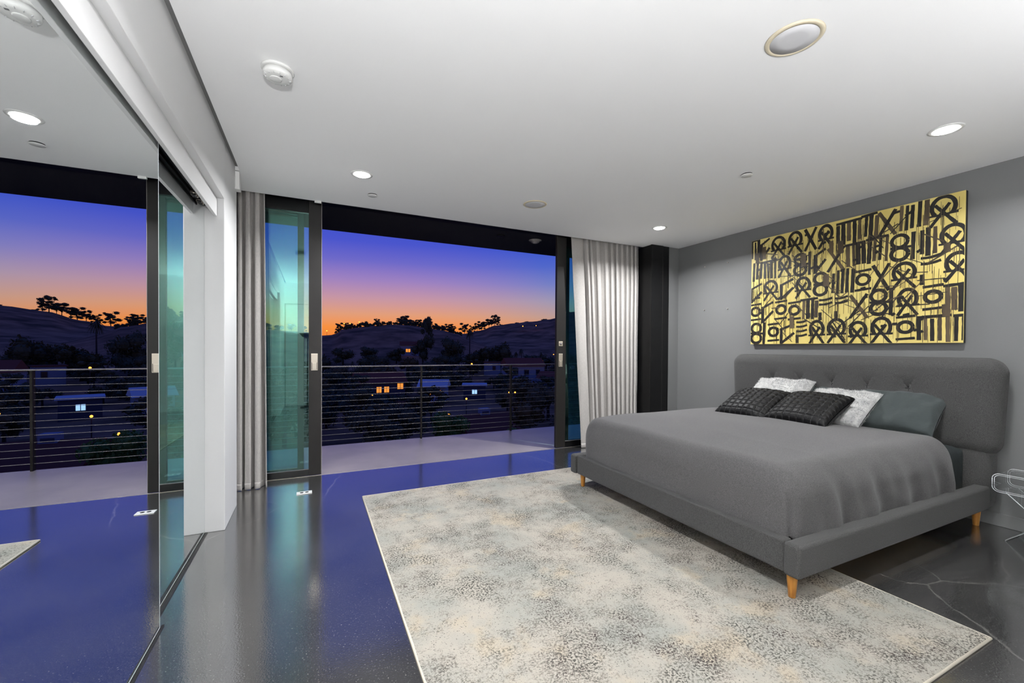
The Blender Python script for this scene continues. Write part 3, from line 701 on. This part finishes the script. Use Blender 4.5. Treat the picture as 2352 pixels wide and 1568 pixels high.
for x in (xa, xb):
    ed = MB()
    for (loop, rr) in ((outer, .0022), (inner, .0016)):
        for i in range(n):
            a, b = loop[i], loop[(i+1) % n]; ed.tube((x, a[0], a[1]+.395), (x, b[0], b[1]+.395), rr, n=5)
    ed.build('tray_edge', M['acrylic_edge'], at)
for sg in (1, -1):
    y_f, y_t = sg*.165, -sg*.165
    pl = MB(); pl.poly([(y_f-.008, 0), (y_f+.008, 0), (y_t+.008, .333), (y_t-.008, .333)], -.10, .12, 0); pl.build('leg_panel', M['acrylic'], at)
    el = MB()
    for x in (-.10, .12): el.tube((x, y_f, .003), (x, y_t, .332), .0028, n=5)
    el.tube((-.10, y_f, .003), (.12, y_f, .003), .003, n=5); el.build('panel_edge', M['acrylic_edge'], at)

# ------------------------------------------------------------------ landscape beyond the balcony
SKY = [(-40, .040), (-25, .038), (-12, .034), (-5, .0345), (-1, .033), (1, .024), (2.3, .0255), (3.6, .040), (6.9, .048), (9.4, .052), (11.3, .052), (14.2, .046), (15.6, .041), (18, .033), (18.8, .031)]
FAR = [(10, .020), (15, .026), (18, .0325), (19, .033), (20.9, .041), (23.2, .053), (25.6, .058), (28, .062), (30.3, .0675), (31.5, .071), (33.6, .085), (40, .098), (55, .09), (80, .08)]
def lerp_t(tab, a):
    if a <= tab[0][0]: return tab[0][1]
    for (a0, v0), (a1, v1) in zip(tab, tab[1:]):
        if a <= a1:
            k = (a-a0)/(a1-a0); k = k*k*(3-2*k); return v0+(v1-v0)*k
    return tab[-1][1]
VAL = [(6.2, -4), (12, -5.5), (25, -6.6), (40, -7.4), (60, -8.2), (90, -8.6), (130, -7.2), (180, -4), (230, -1), (400, 0), (900, 0)]
def ground(az_, d):
    v = lerp_t(VAL, d)
    def hump(tab, D, wid, lo, hi):
        e = lerp_t(tab, az_); top = 1.3+D*e
        fade = max(0, min(1, (az_-lo)/3+1))*max(0, min(1, (hi-az_)/6+1))
        return v+(top-v)*fade*math.exp(-((d-D)/wid)**2)
    z = max(v, hump(SKY, 270, 75, -40, 18.0), hump(FAR, 430, 130, 8, 90))
    return z+.6*min(1, d/80)*mnoise.noise((d*sin(R(az_))*.05, d*cos(R(az_))*.05, 0))
def pos(az_, d): return Vector((d*sin(R(az_)), d*cos(R(az_)), ground(az_, d)))
gm = MB(); NA, DS = 200, [6.2*(1.075**i) for i in range(68)]
gm.grid(lambda u, v: tuple(pos(-48+118*u, DS[min(67, int(round(v*67)))])), NA, 67)
struct(gm.build('hillside', M['hill']), 'dark scrub covered hills and valley beyond the balcony', 'hill')

def leaf_cloud(blobs, n, size, rr, flat=.0):
    mb = MB(); tot = sum(b[3]**2 for b in blobs)
    for (cx_, cy_, cz_, r_) in blobs:
        for k in range(int(n*r_*r_/tot)):
            d = Vector((rr.gauss(0, 1), rr.gauss(0, 1), rr.gauss(0, 1))).normalized()*r_*rr.uniform(.55, 1.05)
            p = Vector((cx_, cy_, cz_))+Vector((d.x, d.y, d.z*(.8-flat)))
            a = Vector((rr.gauss(0, 1), rr.gauss(0, 1), rr.gauss(0, 1))).normalized(); b = a.orthogonal().normalized(); s_ = size*rr.uniform(.6, 1.3)
            mb.add([p-a*s_, p+b*s_*.6, p+a*s_, p-b*s_*.6], [(0, 1, 2, 3)])
        # inner mass keeps the crown opaque
        k0 = len(mb.v)
        for j in range(5):
            for i in range(8):
                th_, ph_ = pi*(j+.5)/5, 2*pi*i/8; mb.v.append((cx_+r_*.66*sin(th_)*cos(ph_), cy_+r_*.66*sin(th_)*sin(ph_), cz_+r_*.55*cos(th_)))
        for j in range(4):
            for i in range(8):
                mb.f.append((k0+j*8+i, k0+j*8+(i+1) % 8, k0+(j+1)*8+(i+1) % 8, k0+(j+1)*8+i)); mb.sm.append(False)
    return mb
def proto(kind, seed):
    rr = random.Random(seed); t = bpy.data.objects.new({'oak': 'leafy_tree', 'euc': 'eucalyptus_tree', 'palm': 'palm_tree', 'cyp': 'cypress_tree', 'bush': 'shrub'}[kind], None); C.objects.link(t)
    if kind == 'oak':
        bl = [(rr.uniform(-.28, .28), rr.uniform(-.28, .28), rr.uniform(.26, .76), rr.uniform(.16, .26)) for _ in range(11)]
        leaf_cloud(bl, 1500, .034, rr).build('crown', M['leaf'] if seed % 2 else M['leaf2'], t); MB().tube((0, 0, -.05), (0, 0, .55), .04, .02).build('trunk', M['bark'], t)
    elif kind == 'euc':
        bl = [(rr.uniform(-.26, .26), rr.uniform(-.26, .26), rr.uniform(.30, .92), rr.uniform(.09, .17)) for _ in range(14)]
        tr_ = MB(); tr_.tube((0, 0, -.05), (0, 0, .5), .022, .014)
        for b in bl: tr_.tube((0, 0, .30), (b[0], b[1], b[2]), .010, .004, 5)
        mb = leaf_cloud(bl, 900, .030, rr, .2); mb.build('crown', M['leaf'], t); tr_.build('trunk', M['bark'], t)
    elif kind == 'palm':
        mb = MB()
        for k in range(46):
            a = 2*pi*k/46*3.1; e = rr.uniform(-.9, 1.25); L = rr.uniform(.15, .21); prev = None
            for i in range(6):
                q = i/5; p = Vector((cos(a)*L*q*cos(e), sin(a)*L*q*cos(e), .90+L*q*sin(e)-.11*q*q)); wd = .022*(1-q*.8); sdv = Vector((-sin(a), cos(a), 0))*wd
                if prev: mb.add([prev[0]-prev[1], prev[0]+prev[1], p+sdv, p-sdv], [(0, 1, 2, 3)])
                prev = (p, sdv)
        mb.build('fronds', M['palm'], t); MB().tube((0, 0, -.05), (.02, 0, .90), .020, .014).build('trunk', M['bark'], t)
    elif kind == 'cyp':
        bl = [(0, 0, .10+.085*i, .085*(1-abs(i-3)/10)) for i in range(10)]
        leaf_cloud(bl, 900, .025, rr).build('crown', M['leaf'], t); MB().tube((0, 0, -.05), (0, 0, .2), .02, .02).build('trunk', M['bark'], t)
    else:
        bl = [(rr.uniform(-.42, .42), rr.uniform(-.3, .3), rr.uniform(.2, .62), rr.uniform(.20, .32)) for _ in range(7)]
        leaf_cloud(bl, 2200, .035, rr).build('foliage', M['bush'], t); MB().tube((0, 0, -.05), (0, 0, .3), .03, .02).build('stem', M['bark'], t)
    return t
PRO = {('oak', i): proto('oak', i) for i in (1, 2, 3)}; PRO.update({('euc', i): proto('euc', i) for i in (4, 5, 6)})
PRO[('palm', 7)] = proto('palm', 7); PRO[('palm', 8)] = proto('palm', 8); PRO[('cyp', 9)] = proto('cyp', 9); PRO[('bush', 10)] = proto('bush', 10); PRO[('bush', 11)] = proto('bush', 11)
LAMPS = ((7.1, 84, 3.6, .13), (7.4, 84, 3.7, .13), (7.7, 84, 3.7, .13), (7.0, 64, 2.6, .10), (10.6, 62, 2.2, .09), (19.9, 112, 4.6, .22), (19.2, 56, 2.6, .13), (16.9, 44, 2.0, .12),
                       (25.0, 60, 3.2, .10), (25.8, 60, 3.2, .12), (29.5, 118, 5.2, .16), (3.6, 255, 3, .32), (4.3, 255, 3, .32), (5.4, 255, 3.2, .32), (1.6, 255, 2.5, .3), (26.8, 330, 4, .38), (28.6, 330, 4, .3), (31.0, 150, 5, .16), (9.0, 52, 2.0, .08), (16.5, 95, 4.5, .16))
used = set(); placed = [(d*sin(R(a)), d*cos(R(a)), .5) for a, d, h_, r_ in LAMPS]+[(75*sin(R(26.2)), 75*cos(R(26.2)), .5)]+[(d*sin(R(a)), d*cos(R(a)), r_) for a, d, r_ in ((26.8, 115, 6.5), (20.3, 82, 3.2), (14.9, 78, 3.4), (7.8, 80, 5.4), (21.6, 46, 4), (22.7, 128, 3.4), (11.9, 168, 5), (31.0, 100, 4.2))]
rt = random.Random(42)
def plant(kind, az_, d, h_, label, group, wide=1.0, sink=0, strict=False):
    rad = h_*wide*{'palm': .2, 'cyp': .1, 'euc': .42, 'oak': .50, 'bush': .6}[kind]; best = None
    for k in range(24):
        dd = d*(1+rt.uniform(-.004, .004)*k); aa = az_+rt.uniform(-.05, .05)*k*60/d; q = pos(aa, dd)
        gap = min([math.hypot(q.x-x, q.y-y)-(rad+r_) for x, y, r_ in placed], default=1)
        if best is None or gap > best[0]: best = (gap, q)
        if gap > 0: break
    if strict and best[0] < 0: return None
    key = rt.choice([k for k in PRO if k[0] == kind]); src = PRO[key]
    o = src if key not in used else copy_tree(src); used.add(key)
    p = best[1]; placed.append((p.x, p.y, rad)); o.location = (p.x, p.y, p.z-sink); o.rotation_euler = (0, 0, rt.uniform(0, 6.28)); o.scale = (h_*wide, h_*wide, h_)
    if kind == 'euc' and group in ('valley trees', 'wooded ridge trees', 'large trees above the houses'):
        label = {'valley trees': 'open branched tree in the valley below the balcony railing', 'wooded ridge trees': 'open branched tree among the wooded ridge crest trees', 'large trees above the houses': 'tall slender tree standing high above the valley houses'}[group]; group = 'open branched '+group
    return tag(o, label, 'shrub' if kind == 'bush' else 'tree', group)
LB = {'ridge': 'dark open crowned tree silhouetted along the skyline ridge', 'ridge2': 'dark rounded tree growing along the wooded ridge crest',
      'mid': 'large dark leafy tree standing above the houses', 'val': 'dark leafy tree in the valley below the balcony railing', 'palm': 'palm tree rising over the dark valley trees'}
# ridge trees
for i in range(44):
    a = 2.6+15.8*i/43+rt.uniform(-.15, .15); h_ = rt.uniform(2.6, 5.2)
    plant('oak', a, 268+rt.uniform(-14, 14), h_, LB['ridge2'], 'wooded ridge trees', rt.uniform(.8, 1.05), h_*.25)
for a in (3.0, 4.3, 7.6, 10.6, 11.1, 11.7, 12.2, 12.8, 14.4, 15.2, 16.1, 16.6, 17.3):
    plant('euc', a, 270, rt.uniform(5.0, 7.5), LB['ridge'], 'open skyline trees', rt.uniform(1.0, 1.4), .6)
for a in (18.9, 19.9, 20.6, 21.2, 21.7, 22.2, 22.6, 23.0, 23.4):
    plant('euc', a, 425, rt.uniform(8, 12), LB['ridge'], 'open skyline trees', rt.uniform(1.0, 1.3), .8)
for i in range(16):
    a = 24+28*i/15+rt.uniform(-.6, .6)
    plant('oak', a, 428, rt.uniform(3, 4.6), LB['ridge2'], 'wooded ridge trees', 1.7, 1.6)
for i in range(12):
    plant(rt.choice(['oak', 'euc']), -14+1.3*i, 268, rt.uniform(4, 6), LB['ridge2'], 'wooded ridge trees', 1.3, .8)
# mid-ground trees
for (k, a, d, h_, wd) in (('oak', 13.4, 150, 11, .75), ('oak', 17.2, 140, 12.5, .8), ('euc', 13.9, 165, 16.5, .45), ('oak', 20.6, 135, 9.5, 1.1), ('oak', 22.6, 138, 10.5, 1.0), ('oak', 24.0, 140, 11.5, .8), ('oak', 15.6, 128, 7, 1.1),
                      ('oak', 10.0, 150, 6.5, 1.1), ('oak', 6.5, 155, 6, 1.3), ('oak', 3.5, 150, 6.5, 1.2), ('oak', 8.2, 140, 5.5, 1.3), ('oak', 27.5, 150, 6, 1.2), ('oak', 30.0, 145, 6.5, 1.2), ('oak', 33, 140, 8, 1.1), ('oak', 36, 140, 8, 1.1)):
    plant(k, a, d, h_, LB['mid'], 'large trees above the houses', wd, .3)
plant('cyp', 11.45, 112, 7.2, 'thin pointed cypress tree beside a small lit house', None, .8)
plant('palm', 19.6, 150, 14.0, 'tall palm tree silhouetted against orange sky between round trees', None, .75)
for (a, d, h_) in ((25.9, 125, 7.5), (26.6, 128, 8.5), (28.6, 122, 6.5), (29.3, 126, 7.5), (24.9, 120, 6), (4.6, 120, 5)):
    plant('palm', a, d, h_, LB['palm'], 'valley palms', .8)
# valley trees
HOUSE_SPOTS = [(27.0, 115), (20.3, 82), (14.9, 78), (8.0, 80), (21.8, 46), (22.9, 128), (11.9, 168)]
cnt = 0
for i in range(1500):
    a = rt.uniform(-12, 44); d = 34+95*rt.random()**.8; h_ = rt.uniform(3.4, 6.0)*(.75+d/260)
    if any(abs(a-ha) < 2.6*80/hd_ and -26 < d-hd_ < 12 for ha, hd_ in HOUSE_SPOTS): continue
    _ = plant(rt.choice(['oak', 'oak', 'oak', 'euc']), a, d, h_, LB['val'], 'valley trees', rt.uniform(.9, 1.3), .3, True) is not None and (cnt := cnt+1)
    if cnt >= 130: break
for (a, d, h_, wd, lb) in ((5.2, 24, 2.7, 1.0, 'bright green shrub just below the railing by left door'), (9.9, 27, 3.0, 1.0, 'round green shrub below the railing, lit from the house'), (16.6, 40, 4.2, .85, 'broad olive shrub behind the first railing post'),
                         (28.0, 26, 2.3, 1.1, 'low green hedge shrub below the railing by right door'), (24.4, 35, 2.5, 1.0, 'small green shrub near the second railing post'), (34.0, 30, 2.9, 1.0, 'leafy green shrub beyond the right sliding door'), (38.6, 33, 3.2, .9, 'tall leafy shrub far past the right sliding door')):
    plant('bush', a, d, h_, lb, None, wd, .2)

def house(az_, d, wx, wy, h_, rot, roof, wall_m, roof_m, label, panes, lift=0, chimney=False):
    p = pos(az_, d); t = thing('house', label, 'house', (p.x, p.y, p.z+lift), None, R(-az_+rot))
    box('wall', wall_m, -wx/2, -wy/2, -1.5, wx/2, wy/2, h_, t)
    if roof == 'gable':
        rf = MB().poly([(-wy/2-.5, h_-.1), (wy/2+.5, h_-.1), (0, h_+wy*.28)], -wx/2-.4, wx/2+.4, 0).build('roof', roof_m, t)
    else:
        rf = box('roof', roof_m, -wx/2-.3, -wy/2-.3, h_, wx/2+.3, wy/2+.3, h_+.25, t)
    for (u, v, pw, ph_, m_) in panes:
        wn = box('window', M['house2'], u-pw/2-.08, -wy/2-.06, v-ph_/2-.08, u+pw/2+.08, -wy/2-.005, v+ph_/2+.08, t)
        for sx in (-.25, .25): box('pane', m_, u+pw*sx-pw*.21, -wy/2-.10, v-ph_/2, u+pw*sx+pw*.21, -wy/2-.05, v+ph_/2, wn)
    if chimney:
        ch = box('chimney', M['house'], -.55, -.4, h_+.2, .55, .4, h_+1.9, rf); box('chimney_cap', M['house2'], -.4, -.42, h_+1.3, .4, .42, h_+1.6, ch)
    return t
W_, D_ = M['warm_pane'], M['pane_dark']
house(26.8, 115, 10, 7, 3.6, 18, 'gable', M['house'], M['roof'], 'pale house with dark gabled roof among valley trees', [(-3, 1.8, 1.2, 1.4, D_), (0, 1.8, 1.2, 1.4, D_), (3.2, 1.8, 1.0, 1.4, D_)], .8)
house(20.3, 82, 4.2, 4, 2.4, 0, 'flat', M['house2'], M['roof2'], 'small pavilion with flat pale blue roof', [(0, 1.3, 1.0, .8, M['lamp_cool'])], .5)
house(14.9, 78, 4.6, 4, 2.6, -10, 'gable', M['house'], M['roof2'], 'small pale house with two warm lit windows', [(-.6, 1.4, .7, 1.0, W_), (1.3, 1.5, .9, .8, W_)], .2)
house(7.8, 80, 8, 6, 3.2, 12, 'gable', M['house2'], M['roof'], 'dark house with orange lit windows in the valley', [(-.6, 1.9, .9, 1.0, W_), (.7, 1.9, .9, 1.0, W_), (3.1, 2.4, 1.1, 1.0, W_), (.2, -.6, 1.2, 1.4, W_)], .4)
house(21.6, 46, 5.5, 5, 1.6, 25, 'gable', M['house2'], M['roof'], 'low dark roofed house with white chimney under balcony', [(-1.4, .8, .7, .6, D_)], -1.2, True)
house(22.7, 128, 4.5, 4, 3.4, -8, 'flat', M['house'], M['roof'], 'plain pale blue box house above the railing line', [(.8, 1.8, .8, 1.1, D_)], .5)
house(11.9, 168, 8, 5, 3.6, 0, 'gable', M['house'], M['roof'], 'small distant house lit by warm window beside cypress', [(-1.2, 1.5, 1.8, 1.2, W_)], 0)
house(31.0, 100, 6, 5, 3.0, -20, 'gable', M['house'], M['roof'], 'pale gabled cottage near the right sliding door', [(0, 1.5, 1.0, 1.2, D_)], 0)
def lamp(az_, d, h_, m_=None, r_=.16):
    p = pos(az_, d); t = thing('garden_lamp', 'small glowing garden lamp on the dark hillside' if m_ is None else 'small cool white garden lamp on the dark hillside', 'lamp', p, 'hillside garden lamps')
    MB().tube((0, 0, -.3), (0, 0, h_), .05, .04, 6).build('post', M['bark'], t)
    MB().lathe([(.01, -r_), (r_*.8, -r_*.6), (r_, 0), (r_*.8, r_*.6), (.01, r_)], 10, (0, 0, h_)).build('globe', m_ or M['lamp_warm'], t)
for (a, d, h_, r_) in LAMPS:
    lamp(a, d, h_, None, r_)
lamp(26.2, 75, 3.0, M['lamp_cool'], .16)
